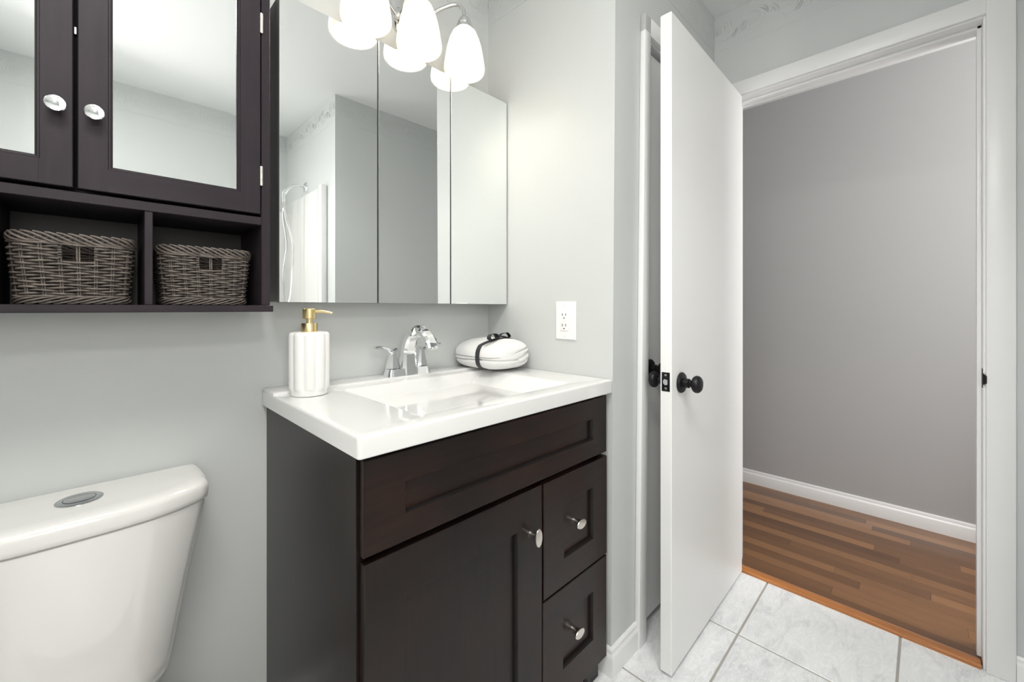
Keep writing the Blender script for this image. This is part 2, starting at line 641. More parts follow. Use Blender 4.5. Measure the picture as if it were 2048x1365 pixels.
bm = new(); base_run(bm, [(XO, 0.79), (XO, YC + lean(0)), (CX0 - 0.054, YC + lean(0))])
for v in bm.verts:
    if v.co.y < 0.70:
        v.co.y -= 0.0195 * v.co.z / ZC
struct('baseboard_nook', bm, M['trim'], angle=25)
bm = new(); base_run(bm, [(XD, J0 - 0.066), (XD, YS)])
struct('baseboard_east', bm, M['trim'], angle=25)
bm = new(); base_run(bm, [(XD - 0.015, YS), (XT, YS), (XT, -0.36)])
struct('baseboard_south', bm, M['trim'], angle=25)
bm = new(); base_run(bm, [(XH, 2.0), (XH, -1.7)])
for v in bm.verts:
    if v.co.x < XH - 0.005 and v.co.z > 0.05:
        v.co.x += 0.002
struct('baseboard_hall', bm, M['trim'], angle=25)
bm = new(); base_run(bm, [(XW, YW), (0.32, YW)])
struct('baseboard_north', bm, M['trim'], angle=25)

# embossed leaf border under the ceiling
ZB = 2.268


def border(name, p0, p1, nrm, shear=None):
    p0, p1, nrm = Vector(p0), Vector(p1), Vector(nrm)
    u = p1 - p0
    ln = u.length
    u.normalize()
    bm = new()

    def W(a, v_, h=0.0):
        return p0 + u * a + Vector((0, 0, v_)) + nrm * h
    prof = [(0.0022 * math.cos(t), 0.0046 * math.sin(t)) for t in (0, PI / 3, 2 * PI / 3, PI, 4 * PI / 3, 5 * PI / 3)]

    def stroke(pts, r=1.0):
        pts = [p for p in pts if 0.004 < p[0] < ln - 0.004 and 0.004 < p[1] < ZC - ZB - 0.003]
        if len(pts) < 3:
            return
        n = len(pts)
        sc = [(r * (0.35 + 1.0 * math.sin(PI * (i + 0.5) / n)),) * 2 for i in range(n)]
        sweep(bm, [W(a, b_, 0.0002) for a, b_ in pts], prof, scales=sc)
    stroke([(ln * i / 40, 0.006) for i in range(41)], 0.9)
    L0 = 0.235
    for k in range(-1, int(ln / L0) + 2):
        a0 = k * L0
        for half, sgn in ((0, 1), (1, -1)):
            bx, by = a0 + half * L0 / 2, 0.085 - sgn * 0.012
            # main scroll
            sp = []
            for i in range(26):
                t = i / 25
                ang = PI * (0.95 - 1.75 * t)
                r = 0.050 * (1 - 0.62 * t)
                sp.append((bx + 0.035 + r * math.cos(ang), by + sgn * r * math.sin(ang)))
            stroke(sp, 1.1)
            # acanthus leaf strokes fanning from the stem
            for j in range(8):
                q = j / 7
                ang0 = (0.30 + 1.15 * q)
                pts = []
                for i in range(14):
                    t = i / 13
                    ang = ang0 + 0.95 * t * (1 - q * 0.5)
                    r = (0.016 + 0.052 * t) * (1.1 - 0.35 * q)
                    pts.append((bx + 0.055 - 0.055 * q + r * math.cos(ang), by - sgn * 0.010 + sgn * r * math.sin(ang)))
                stroke(pts, 0.9)
            for j in range(4):
                q = j / 3
                pts = []
                for i in range(12):
                    t = i / 11
                    ang = -0.5 - 0.9 * q - 0.7 * t
                    r = 0.012 + 0.036 * t
                    pts.append((bx + 0.085 + r * math.cos(ang), by + sgn * (0.018 + r * math.sin(ang))))
                stroke(pts, 0.8)
    return struct(name, bm, M['wall'], shear=shear)


border('trim_4', (0.30, YW, ZB), (XO, YW, ZB), (0, -1, 0))
border('trim_5', (XO, YW, ZB), (XO, YC + 0.002, ZB), (-1, 0, 0))
border('trim_6', (XO, YC + lean(ZB), ZB), (XD, YC + lean(ZB), ZB), (0, -1, 0))
border('trim_7', (XD, YC, ZB), (XD, YS, ZB), (-1, 0, 0))
border('trim_8', (XD, YS, ZB), (XT, YS, ZB), (0, 1, 0))
border('trim_9', (XT, YB, ZB), (XW, YB, ZB), (0, 1, 0))
border('trim_10', (XT, YS, ZB), (XT, YB, ZB), (-1, 0, 0))


# ------------------------------------------------------------------ doors
def knob_set(parent, c, axis, label=None):
    axis = Vector(axis)
    bm = new()
    lathe(bm, [(0.030, 0), (0.0325, 0.002), (0.0325, 0.006), (0.029, 0.010), (0.020, 0.012), (0.0145, 0.013)], c, axis, 32)
    r = obj('rosette', bm, M['black'], parent)
    bm = new()
    lathe(bm, [(0.0145, 0.012), (0.0145, 0.028), (0.0105, 0.030), (0.0105, 0.035), (0.014, 0.037), (0.0225, 0.0415), (0.0263, 0.047),
               (0.0268, 0.052), (0.0250, 0.058), (0.0200, 0.0625), (0.0120, 0.0648), (0.004, 0.0655)], c, axis, 32)
    obj('knob', bm, M['black'], parent)


d1 = thing('door_1', 'white flat door standing open on the tile, black knob', 'door', (1.9411, 0.5536, 0.012), kind='structure')
ang = math.atan2(0.5463 - 0.5536, 1.2338 - 1.9411)
dv = Vector((math.cos(ang), math.sin(ang), 0))      # from hinge to free edge
nv = Vector((-dv.y, dv.x, 0))                        # towards the camera side (-Y)
if nv.y > 0:
    nv = -nv
H0 = Vector((1.9411, 0.5536, 0))
DW, DT = 0.7074, 0.0354


def DP(a, t, z):
    return H0 + dv * a - nv * t + Vector((0, 0, z))


bm = new()
vs = [bm.verts.new(DP(a, t, z)) for a in (0, DW) for t in (0, DT) for z in (0.012, 2.034)]
fs = [bm.faces.new([vs[i] for i in idx]) for idx in ((0, 1, 3, 2), (4, 6, 7, 5), (0, 4, 5, 1), (2, 3, 7, 6), (0, 2, 6, 4), (1, 5, 7, 3))]
bmesh.ops.bevel(bm, geom=bm.edges[:], offset=0.0018, segments=2, affect='EDGES')
obj('slab', bm, M['door'], d1)
knob_set(d1, DP(DW - 0.066, 0, 0.897), nv)
knob_set(d1, DP(DW - 0.066, DT, 0.897), -nv)
bm = new()
zc = 0.905
pts = [DP(DW - 0.0006, DT / 2 + s, zc + h) for s, h in ((-0.0125, -0.029), (0.0125, -0.029), (0.0125, 0.029), (-0.0125, 0.029))]
loft(bm, [pts, [p + dv * 0.0018 for p in pts]])
lp = obj('latch_plate', bm, M['black'], d1)
for sz in (-0.0205, 0.0205):
    bm = new()
    lathe(bm, [(0.0038, 0), (0.0038, 0.0008), (0.002, 0.0012)], DP(DW + 0.0012, DT / 2, zc + sz), dv, 14)
    obj('screw', bm, M['nickel'], lp)
bm = new()
lb = [(s, h) for s, h in [(-0.0085, -0.0075), (-0.004, -0.0095), (0.003, -0.0095), (0.0075, -0.005), (0.0085, 0.0), (0.0075, 0.005), (0.003, 0.0095), (-0.004, 0.0095), (-0.0085, 0.0075)]]
loft(bm, [[DP(DW + 0.001, DT / 2 + s, zc + h) for s, h in lb], [DP(DW + (0.010 if s < 0 else 0.004), DT / 2 + s * 0.9, zc + h * 0.93) for s, h in lb]])
obj('latch_bolt', bm, M['chrome'], lp)
d2 = thing('door_2', 'closed white closet door half hidden behind the open door', 'door', (CX0, YC + lean(0), 0.03), kind='structure')
bm = new()
box(bm, CX0 + 0.003, CX1 - 0.003, YC + 0.012, YC + 0.047, 0.030, 2.024, bev=0.0015)
obj('slab', bm, M['door'], d2, shear=lean)
knob_set(d2, Vector((CX0 + 0.060, YC + 0.012 + lean(0.918), 0.918)), (0, -1, 0))

# ------------------------------------------------------------------ bathtub alcove behind the camera (seen in the mirrors)
bm = new()
TX0, TX1, TY0, TY1 = XW + 0.004, XT - 0.004, YB + 0.004, -0.366


def rrect(x0, x1, y0, y1, r, z, n=5):
    out = []
    for cx_, cy_, a0 in ((x1 - r, y1 - r, 0), (x0 + r, y1 - r, PI / 2), (x0 + r, y0 + r, PI), (x1 - r, y0 + r, 1.5 * PI)):
        for i in range(n + 1):
            a = a0 + PI / 2 * i / n
            out.append((cx_ + r * math.cos(a), cy_ + r * math.sin(a), z))
    return out


tub = thing('bathtub', 'white bathtub in the alcove reflected in the mirror', 'bathtub', (0.26, -0.76, 0))
loft(bm, [rrect(TX0, TX1, TY0, TY1, 0.01, 0), rrect(TX0, TX1, TY0, TY1, 0.01, 0.47), rrect(TX0 + .004, TX1 - .004, TY0 + .004, TY1 - .004, 0.012, 0.48),
          rrect(TX0 + .07, TX1 - .07, TY0 + .06, TY1 - .08, 0.12, 0.48), rrect(TX0 + .09, TX1 - .09, TY0 + .08, TY1 - .10, 0.12, 0.45),
          rrect(TX0 + .16, TX1 - .13, TY0 + .13, TY1 - .15, 0.12, 0.12)])
obj('basin', bm, M['acrylic'], tub)
bm = new()
box(bm, TX0, TX1, YB + 0.001, YB + 0.022, 0.481, 1.855, bev=0.006)
obj('surround_panel', bm, M['acrylic'], tub)
bm = new()
box(bm, XT - 0.022, XT - 0.001, YB + 0.022, -0.372, 0.481, 1.90, bev=0.006)
box(bm, XT - 0.040, XT - 0.001, -0.430, -0.366, 0.481, 1.905, bev=0.008)
obj('surround_panel', bm, M['acrylic'], tub)
bm = new()
box(bm, XW + 0.001, XW + 0.022, YB + 0.022, -0.372, 0.481, 1.90, bev=0.006)
obj('surround_panel', bm, M['acrylic'], tub)

sh = thing('hand_shower', 'chrome shower arm and looped hose reflected in the mirror', 'shower', (XT, -0.74, 1.966))
bm = new()
lathe(bm, [(0.034, 0), (0.034, 0.003), (0.026, 0.010), (0.014, 0.014)], (XT - 0.0005, -0.74, 1.966), (-1, 0, 0), 28)
obj('wall_flange', bm, M['chrome'], sh)
bm = new()
tube(bm, bez([(XT - 0.002, -0.74, 1.966), (XT - 0.06, -0.74, 1.966), (XT - 0.10, -0.74, 1.945), (0.895, -0.74, 1.912)], 8), 0.0095, 12)
lathe(bm, [(0.012, 0), (0.015, 0.004), (0.015, 0.03), (0.011, 0.034)], (0.903, -0.74, 1.922), Vector((-0.6, 0, -0.8)), 16)
lathe(bm, [(0.010, 0), (0.010, 0.06)], (0.884, -0.74, 1.90), (0, 0, -1), 14)
obj('shower_arm', bm, M['chrome'], sh)
bm = new()
tube(bm, bez([(0.884, -0.74, 1.842), (0.895, -0.735, 1.75), (0.94, -0.73, 1.55), (0.935, -0.73, 1.38), (0.925, -0.735, 1.22), (0.905, -0.74, 1.15),
              (0.892, -0.745, 1.22), (0.885, -0.745, 1.38), (0.905, -0.745, 1.55), (0.885, -0.745, 1.72), (0.884, -0.75, 1.80)], 10), 0.0065, 10)
obj('hose', bm, M['fixture_chrome'], sh)


# ------------------------------------------------------------------ vanity cabinet
def shaker(bm, x0, x1, z0, z1, rx0, rx1, rz0, rz1, yf, th=0.018, dep=0.0115, bev=0.0016):
    """slab front facing -Y with a recessed flat panel"""
    o = lambda e, y: [(x0 + e, y, z0 + e), (x1 - e, y, z0 + e), (x1 - e, y, z1 - e), (x0 + e, y, z1 - e)]
    r = lambda e, y: [(rx0 + e, y, rz0 + e), (rx1 - e, y, rz0 + e), (rx1 - e, y, rz1 - e), (rx0 + e, y, rz1 - e)]
    loft(bm, [o(0, yf + th), o(0, yf + bev), o(bev, yf), r(-0.0012, yf), r(0, yf + 0.0015), r(0.0018, yf + dep), ])
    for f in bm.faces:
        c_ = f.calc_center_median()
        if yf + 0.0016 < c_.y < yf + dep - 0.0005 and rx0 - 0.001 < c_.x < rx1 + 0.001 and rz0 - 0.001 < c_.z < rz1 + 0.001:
            f.material_index = 1  # recess walls get the darker colour, painted-in shade


vx0, vx1, vyf = 0.3250, 1.1070, 0.6934
van = thing('vanity_cabinet', 'dark espresso wood vanity cabinet under the white sink top', 'cabinet', (0.716, 0.97, 0))
bm = new()
box(bm, vx0, vx0 + 0.016, 0.7130, YW - 0.003, 0, 0.8700, bev=0.001, seg=1)
obj('side_panel', bm, M['espresso_v'], van)
bm = new()
box(bm, vx1 - 0.016, vx1, 0.80, YW - 0.003, 0, 0.8700)
box(bm, vx1 - 0.016, vx1, 0.7130, 0.80, 0.086, 0.8700)
obj('side_panel', bm, M['espresso_v'], van)
bm = new()
box(bm, vx0 + 0.016, vx1 - 0.016, 0.735, YW - 0.02, 0.09, 0.105)
box(bm, vx0 + 0.016, vx1 - 0.016, YW - 0.02, YW - 0.004, 0.05, 0.87)
obj('carcass', bm, M['espresso_dark'], van)
bm = new()
yf0, yf1 = 0.7135, 0.7335
box(bm, vx0 + 0.016, vx0 + 0.055, yf0, yf1, 0.0, 0.868)
box(bm, vx1 - 0.055, vx1 - 0.016, yf0 + 0.0, yf1, 0.0, 0.868)
box(bm, 0.785, 0.83, yf0, yf1, 0.06, 0.868)
box(bm, vx0 + 0.016, vx1 - 0.016, yf0, yf1, 0.60, 0.868)
box(bm, vx0 + 0.016, vx1 - 0.016, yf0, yf1, 0.055, 0.12)
box(bm, 0.80, vx1 - 0.016, yf0, yf1, 0.355, 0.40)
# curved feet
for s, xe in ((1, vx0 + 0.055), (-1, vx1 - 0.055)):
    r_ = []
    for y in (yf0, yf1):
        r_.append([(xe, y, 0.0), (xe + s * 0.012, y, 0.0), (xe + s * 0.020, y, 0.025), (xe + s * 0.045, y, 0.050), (xe + s * 0.08, y, 0.056), (xe, y, 0.056)])
    loft(bm, r_)
obj('face_frame', bm, M['espresso_v'], van)

bm = new()
shaker(bm, 0.3306, vx1, 0.6914, 0.8625, 0.4131, 1.0334, 0.7440, 0.8035, vyf)
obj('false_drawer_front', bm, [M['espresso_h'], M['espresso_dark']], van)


def oval_knob(parent, c, wx, wz):
    bm = new()
    n = 28
    rings = []
    for k, (s, h) in enumerate([(0.0105, 0.0), (0.0100, 0.003), (0.0094, 0.010), (0.0102, 0.018)]):
        rings.append([(c[0] + s * math.cos(2 * PI * i / n), c[1] - h, c[2] + s * math.sin(2 * PI * i / n)) for i in range(n)])
    for e, h in ((0.82, 0.0215), (0.99, 0.0240), (1.0, 0.0260), (0.93, 0.0278), (0.86, 0.0280)):
        rings.append([(c[0] + wx * e * math.cos(2 * PI * i / n), c[1] - h, c[2] + wz * e * math.sin(2 * PI * i / n)) for i in range(n)])
    loft(bm, rings)
    obj('knob', bm, M['nickel'], parent, label='satin nickel oval knob')


bm = new()
shaker(bm, 0.3312, 0.8043, 0.070, 0.6795, 0.4131, 0.7150, 0.150, 0.5908, vyf - 0.0005)
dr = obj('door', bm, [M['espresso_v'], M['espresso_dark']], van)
oval_knob(dr, (0.762, vyf - 0.0005, 0.570), 0.0120, 0.0225)
bm = new()
shaker(bm, 0.8110, vx1 + 0.0015, 0.3790, 0.6780, 0.8960, 1.0334, 0.4530, 0.6030, vyf - 0.0005)
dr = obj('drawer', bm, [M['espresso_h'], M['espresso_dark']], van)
oval_knob(dr, (0.9560, vyf + 0.0110, 0.5295), 0.0205, 0.0130)
bm = new()
shaker(bm, 0.8085, vx1, 0.0640, 0.3740, 0.8925, 1.0340, 0.1550, 0.2950, vyf)
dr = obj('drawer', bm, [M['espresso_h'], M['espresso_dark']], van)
oval_knob(dr, (0.9480, vyf + 0.0110, 0.2285), 0.0205, 0.0130)

# ------------------------------------------------------------------ sink top with integrated trough basin
bm = new()
cx0, cx1, cy0, cy1, cb, ctop = 0.3145, XO - 0.0015, 0.6814, YW - 0.0015, 0.8708, 0.9115
bx0, bx1, by0, by1 = 0.475, 0.985, 0.748, 1.125
fx0, fx1, fy0, fy1 = 0.510, 0.800, 0.790, 1.100
fz = 0.800


def q(x0, x1, y0, y1, z, r):
    return rrect(x0, x1, y0, y1, r, z, 6)


e = 0.006
rings = [q(cx0 + 0.002, cx1 - 0.0005, cy0 + 0.002, cy1, cb, 0.006), q(cx0, cx1, cy0, cy1, cb + 0.002, 0.008), q(cx0, cx1, cy0, cy1, ctop - e, 0.008)]
for k in range(1, 5):
    a = PI / 2 * k / 4
    d = e * (1 - math.cos(a))
    rings.append(q(cx0 + d, cx1 - d * 0.3, cy0 + d, cy1 - d * 0.3, ctop - e + e * math.sin(a), 0.008))
rings.append(q(cx0 + 0.016, cx1 - 0.012, cy0 + 0.018, cy1 - 0.006, ctop - 0.0003, 0.010))
rings.append(q(bx0 - 0.010, bx1 + 0.010, by0 - 0.010, by1 + 0.010, ctop - 0.0012, 0.016))
rings.append(q(bx0, bx1, by0, by1, ctop - 0.0035, 0.012))
rings.append(q(bx0 + 0.004, bx1 - 0.008, by0 + 0.005, by1 - 0.003, ctop - 0.009, 0.010))
for t in (0.25, 0.5, 0.75, 0.92):
    rings.append(q(bx0 + 0.004 + (fx0 - bx0) * t, bx1 - 0.008 + (fx1 - bx1) * t, by0 + 0.005 + (fy0 - by0) * t, by1 - 0.003 + (fy1 - by1) * t, ctop - 0.009 + (fz - ctop) * t * 0.97, 0.008 + 0.006 * t))
rings.append(q(fx0 + 0.008, fx1 - 0.008, fy0 + 0.008, fy1 - 0.008, fz, 0.016))
loft(bm, rings)
# raised ledge along the wall
lz = 0.9175
box(bm, cx0 + 0.0004, cx1, 1.158, cy1, ctop - 0.008, lz, bev=0.0028, seg=3)
top = obj('sink_countertop', bm, M['marble'], None, origin=(0.72, 0.97, cb), label='glossy white vanity top with sunken rectangular basin', cat='sink', angle=30)
bm = new()
lathe(bm, [(0.024, 0), (0.024, 0.0015), (0.018, 0.003), (0.015, 0.001)], (0.667, 0.943, fz), (0, 0, 1), 28)
obj('drain', bm, M['chrome'], top)

# ------------------------------------------------------------------ faucet
fa = thing('faucet', 'polished chrome two handle faucet with arched spout', 'faucet', (0.714, 1.19, lz))
fxc, fyc = 0.714, 1.190
bm = new()


def stad(x0, x1, y0, y1, r, z):
    return rrect(x0, x1, y0, y1, r, z, 4)


loft(bm, [stad(fxc - 0.078, fxc + 0.078, fyc - 0.027, fyc + 0.027, 0.016, lz), stad(fxc - 0.077, fxc + 0.077, fyc - 0.026, fyc + 0.026, 0.015, lz + 0.003),
          stad(fxc - 0.071, fxc + 0.071, fyc - 0.021, fyc + 0.021, 0.012, lz + 0.022), stad(fxc - 0.069, fxc + 0.069, fyc - 0.019, fyc + 0.019, 0.011, lz + 0.0235)])
obj('base_plate', bm, M['chrome'], fa)
for s in (-1, 1):
    hx = fxc + s * 0.0515
    bm = new()
    z0 = lz + 0.0245
    octo = lambda w, d, z, dx=0.0: [(hx + dx + w * a, fyc + d * b_, z) for a, b_ in ((-1, -.55), (-.55, -1), (.55, -1), (1, -.55), (1, .55), (.55, 1), (-.55, 1), (-1, .55))]
    loft(bm, [octo(0.0205, 0.0190, z0), octo(0.0185, 0.0175, z0 + 0.008), octo(0.0130, 0.0135, z0 + 0.032), octo(0.0100, 0.0115, z0 + 0.048), octo(0.0098, 0.0115, z0 + 0.056, -s * 0.001)])
    hb = obj('handle_base', bm, M['chrome'], fa)
    bm = new()
    zt = z0 + 0.050
    pth = bez([(hx - s * 0.011, fyc, zt + 0.008), (hx + s * 0.006, fyc - 0.001, zt + 0.002), (hx + s * 0.026, fyc - 0.004, zt + 0.013), (hx + s * 0.048, fyc - 0.008, zt + 0.019), (hx + s * 0.068, fyc - 0.011, zt + 0.018)], 6)
    n = len(pth)
    sweep(bm, pth, [(-0.009, -0.002), (-0.006, -0.0036), (0.006, -0.0036), (0.009, -0.002), (0.009, 0.002), (0.006, 0.0036), (-0.006, 0.0036), (-0.009, 0.002)],
          scales=[(1.15 - 0.35 * i / n, 1.7 - 0.8 * i / n) for i in range(n)], smooth_frame=False)
    obj('lever_handle', bm, M['chrome'], fa)
bm = new()
pth = bez([(fxc, fyc - 0.006, lz), (fxc, fyc - 0.004, lz + 0.040), (fxc, fyc - 0.008, lz + 0.085), (fxc, fyc - 0.027, lz + 0.121), (fxc, fyc - 0.062, lz + 0.141), (fxc, fyc - 0.100, lz + 0.136),
           (fxc, fyc - 0.129, lz + 0.116), (fxc, fyc - 0.143, lz + 0.092)], 7)
n = len(pth)
octp = [(-1, -.6), (-.62, -1), (.62, -1), (1, -.6), (1, .6), (.62, 1), (-.62, 1), (-1, .6)]
sc = []
for i in range(n):
    t = i / (n - 1)
    w = 0.0120 * (1 - t) ** 3.0 + 0.0172 + 0.0025 * max(0, t - 0.4)
    d = 0.0130 * (1 - t) ** 3.0 + 0.0100
    sc.append((w, d))
sweep(bm, pth, octp, scales=sc, smooth_frame=False, up=Vector((0, 1, 0.0001)))
obj('spout', bm, M['chrome'], fa, angle=28)
bm = new()
p_end = pth[-1]
dirn = (pth[-1] - pth[-3]).normalized()
lathe(bm, [(0.0085, -0.002), (0.0085, 0.003), (0.006, 0.0035)], p_end, dirn, 18)
obj('aerator', bm, M['fixture_chrome'], fa)

# ------------------------------------------------------------------ soap dispenser
sx, sy, sz = 0.387, 1.118, ctop - 0.0003
so = thing('soap_dispenser', 'white fluted ceramic soap bottle with gold pump', 'soap dispenser', (sx, sy, sz))
bm = new()


def flute(t, h):
    if h < 0.012:
        return 1.0
    k = min(1.0, (h - 0.012) / 0.004)
    ph = (t + 0.95) * 10 / 2
    return 1.0 + k * (abs(math.cos(ph)) - 0.72) * 0.085


lathe(bm, [(0.040, 0), (0.0435, 0.001), (0.0440, 0.004), (0.0445, 0.0125), (0.0462, 0.0165), (0.0472, 0.021), (0.0475, 0.08), (0.0475, 0.150), (0.0465, 0.1545), (0.044, 0.1575), (0.036, 0.1590), (0.010, 0.1595)],
      (sx, sy, sz), (0, 0, 1), 160, wob=flute)
obj('bottle', bm, M['ceramic'], so, angle=40)
bm = new()
lathe(bm, [(0.0190, 0.1585), (0.0198, 0.1595), (0.0198, 0.180), (0.0190, 0.1812), (0.008, 0.1812)], (sx, sy, sz), (0, 0, 1), 40)
obj('collar', bm, M['gold'], so)
bm = new()
lathe(bm, [(0.0075, 0.181), (0.0075, 0.194)], (sx, sy, sz), (0, 0, 1), 24)
obj('stem', bm, M['gold'], so)
bm = new()
lathe(bm, [(0.0150, 0.1925), (0.0162, 0.1935), (0.0162, 0.2170), (0.0150, 0.2185), (0.004, 0.2188)], (sx, sy, sz), (0, 0, 1), 40)
obj('pump_head', bm, M['gold'], so)
bm = new()
dx, dy = 0.80, -0.60
tube(bm, bez([(sx + dx * 0.013, sy + dy * 0.013, sz + 0.2105), (sx + dx * 0.030, sy + dy * 0.030, sz + 0.2115), (sx + dx * 0.044, sy + dy * 0.044, sz + 0.2095), (sx + dx * 0.056, sy + dy * 0.056, sz + 0.2065)], 6), 0.0033, 14,
     radii=[0.0045 - 0.0018 * i / 18 for i in range(19)])
obj('spout', bm, M['gold'], so)

# ------------------------------------------------------------------ folded towel with ribbon
TC = Vector((1.0165, 1.1175, 0.9635))
HA, HB, HC = 0.1035, 0.131, 0.0515
PN = 3.0


def tow(d, grow=0.0, fold=True):
    """point on the towel for a direction d (unit box direction)"""
    x, y, z = d
    s = 1.0 / max(abs(x), abs(y), abs(z))
    # solve |x s|^p.. = 1 by a few Newton steps
    for _ in range(30):
        f = (abs(x) * s) ** 2.9 + (abs(y) * s) ** 3.4 + (abs(z) * s) ** 2.9 - 1
        df = (2.9 * (abs(x) * s) ** 2.9 + 3.4 * (abs(y) * s) ** 3.4 + 2.9 * (abs(z) * s) ** 2.9) / s
        s -= f / df
    px_, py_, pz_ = x * s, y * s, z * s
    inn = 0.0
    if fold:
        # one fold line along the left side running on to the front
        zl = -0.27 - 0.06 * math.sin(3 * py_) + 0.08 * max(0, px_)
        side = 1 / (1 + math.exp(9 * (px_ - 0.25))) if py_ < -0.6 else 1 / (1 + math.exp(9 * (px_ + 0.2)))
        inn += 0.085 * math.exp(-((pz_ - zl) / 0.055) ** 2) * side
        # turned-in layers showing on the front end
        if py_ < -0.35:
            w = min(1, (-0.35 - py_) / 0.3)
            for z0, x0, sl, amp in ((0.34, 0.0, 0.40, 0.12), (0.02, -0.05, 0.50, 0.15), (-0.36, 0.10, 0.40, 0.13)):
                zz = z0 + sl * (px_ - 0.5)
                inn += amp * w * math.exp(-((pz_ - zz) / 0.055) ** 2) / (1 + math.exp(-14 * (px_ - x0)))
            inn += 0.06 * w * math.exp(-((px_ - 0.12) / 0.06) ** 2 - ((pz_ + 0.22) / 0.25) ** 2)
        if px_ > 0.5:
            inn += 0.09 * math.exp(-((pz_ - 0.05 + 0.08 * py_) / 0.06) ** 2) * min(1, (px_ - 0.5) / 0.25)
    # ribbon squeezes the middle
    if True:
        inn += 0.045 * math.exp(-((py_ + 0.30) / 0.10) ** 2)
    f = 1 - inn
    sag = 0.0
    zz = pz_ * f
    if zz < -0.85:
        zz = -0.85 - (zz + 0.85) * -0.6
    return TC + Vector((px_ * f * (HA + grow), py_ * (1 - inn * 0.5) * (HB + grow), zz * (HC + grow) + 0.006 * math.sin(2.2 * px_ + 1.0) * (pz_ > 0)))


bm = new()
bmesh.ops.create_cube(bm, size=2)
bmesh.ops.subdivide_edges(bm, edges=bm.edges[:], cuts=63, use_grid_fill=True)
for v in bm.verts:
    v.co = tow(v.co)
zmin = min(v.co.z for v in bm.verts)
TDZ = lz + 0.0003 - zmin
for v in bm.verts:
    v.co.z += TDZ
tw = obj('folded_towel', bm, M['towel'], None, origin=(TC.x, TC.y, lz), label='folded white terry towel tied with a black ribbon', cat='towel', angle=180)
bm = new()
NR = 96
outer = []
rows = []
for i in range(NR):
    t = 2 * PI * i / NR
    sec = []
    for gr, ys_ in ((0.0020, (-0.375, -0.30, -0.225)), (0.0008, (-0.225, -0.30, -0.375))):
        for yy in ys_:
            p = tow((math.cos(t) * 0.95, yy * 0.95 * max(abs(math.cos(t)), abs(math.sin(t))), math.sin(t) * 0.95), gr, False) + Vector((0, 0, TDZ))
            p.z = max(p.z, lz + (0.0002 if gr > 0.001 else 0.0008))
            sec.append(p)
    outer.append(sec[:3])
    rows.append([bm.verts.new(p) for p in sec])
for i in range(NR):
    a, b_ = rows[i], rows[(i + 1) % NR]
    for j in range(6):
        bm.faces.new((a[j], a[(j + 1) % 6], b_[(j + 1) % 6], b_[j]))
rb = obj('ribbon', bm, M['ribbon'], tw)
# bow
topi = max(range(NR), key=lambda i: outer[i][1].z)
bc = outer[(topi + 4) % NR][1] + Vector((0, 0, 0.001))
bm = new()
flat = [(-0.0006, -0.0085), (0.0006, -0.0085), (0.0006, 0.0085), (-0.0006, 0.0085)]
sweep(bm, bez([bc, bc + Vector((-0.0168, -0.0056, 0.0168)), bc + Vector((-0.0476, -0.0140, 0.0168)), bc + Vector((-0.0560, -0.0168, 0.0042)), bc + Vector((-0.0364, -0.0112, -0.0014)), bc], 6), flat, scales=None, smooth_frame=False, up=Vector((0.2, -1, 0.15)).normalized())
sweep(bm, bez([bc, bc + Vector((0.0196, 0.0014, 0.0154)), bc + Vector((0.0532, 0.0084, 0.0182)), bc + Vector((0.0700, 0.0112, 0.0028)), bc + Vector((0.0420, 0.0056, 0.0014)), bc], 6), flat, smooth_frame=False, up=Vector((-0.1, -1, 0.1)).normalized())
sweep(bm, bez([bc, bc + Vector((0.0280, 0.0280, 0.0056)), bc + Vector((0.0700, 0.0308, 0.0000)), bc + Vector((0.1008, 0.0168, -0.0140))], 5), flat, smooth_frame=False, up=Vector((0, -1, 0.2)).normalized())
sweep(bm, bez([bc, bc + Vector((-0.0252, -0.0224, 0.0056)), bc + Vector((-0.0588, -0.0252, -0.0028)), bc + Vector((-0.0812, -0.0196, -0.0140))], 5), [(a, b_ * 0.6) for a, b_ in flat], smooth_frame=False, up=Vector((0, -1, 0.2)).normalized())
lathe(bm, [(0.004, -0.007), (0.0075, -0.004), (0.0085, 0.0), (0.0075, 0.004), (0.004, 0.007)], bc + Vector((0.0000, 0.0000, 0.0070)), (1, 0.1, 0.1), 14)
obj('bow', bm, M['ribbon'], rb)

# ------------------------------------------------------------------ medicine cabinet with three mirror doors
YM, MZ0, MZ1 = 1.1437, 1.1450, 1.9215
mx0, mx1 = 0.3235, 1.1200
med = thing('mirror_cabinet', 'wall cabinet with three tall frameless mirror doors above the sink', 'mirror cabinet', ((mx0 + mx1) / 2, YW, MZ0))
bm = new()
box(bm, mx0 + 0.002, mx1 - 0.001, YM + 0.020, YW - 0.001, MZ0 + 0.003, MZ1 - 0.001)
obj('body', bm, M['grey_box'], med)
seams = [mx0, 0.5885, 0.8525, mx1]
for i in range(3):
    x0, x1 = seams[i] + (0.0018 if i else 0), seams[i + 1] - (0.0018 if i < 2 else 0)
    bm = new()
    e = 0.0012
    o_ = lambda g_, y: [(x0 + g_, y, MZ0 + g_), (x1 - g_, y, MZ0 + g_), (x1 - g_, y, MZ1 - g_), (x0 + g_, y, MZ1 - g_)]
    loft(bm, [o_(0, YM + 0.018), o_(0, YM + e), o_(e, YM)])
    for f in bm.faces:
        f.material_index = 1
        c_ = f.calc_center_median()
        if c_.y < YM + 1e-5:
            f.material_index = 0
    obj('mirror_door', bm, [M['mirror'], M['mirror_edge']], med, angle=None)

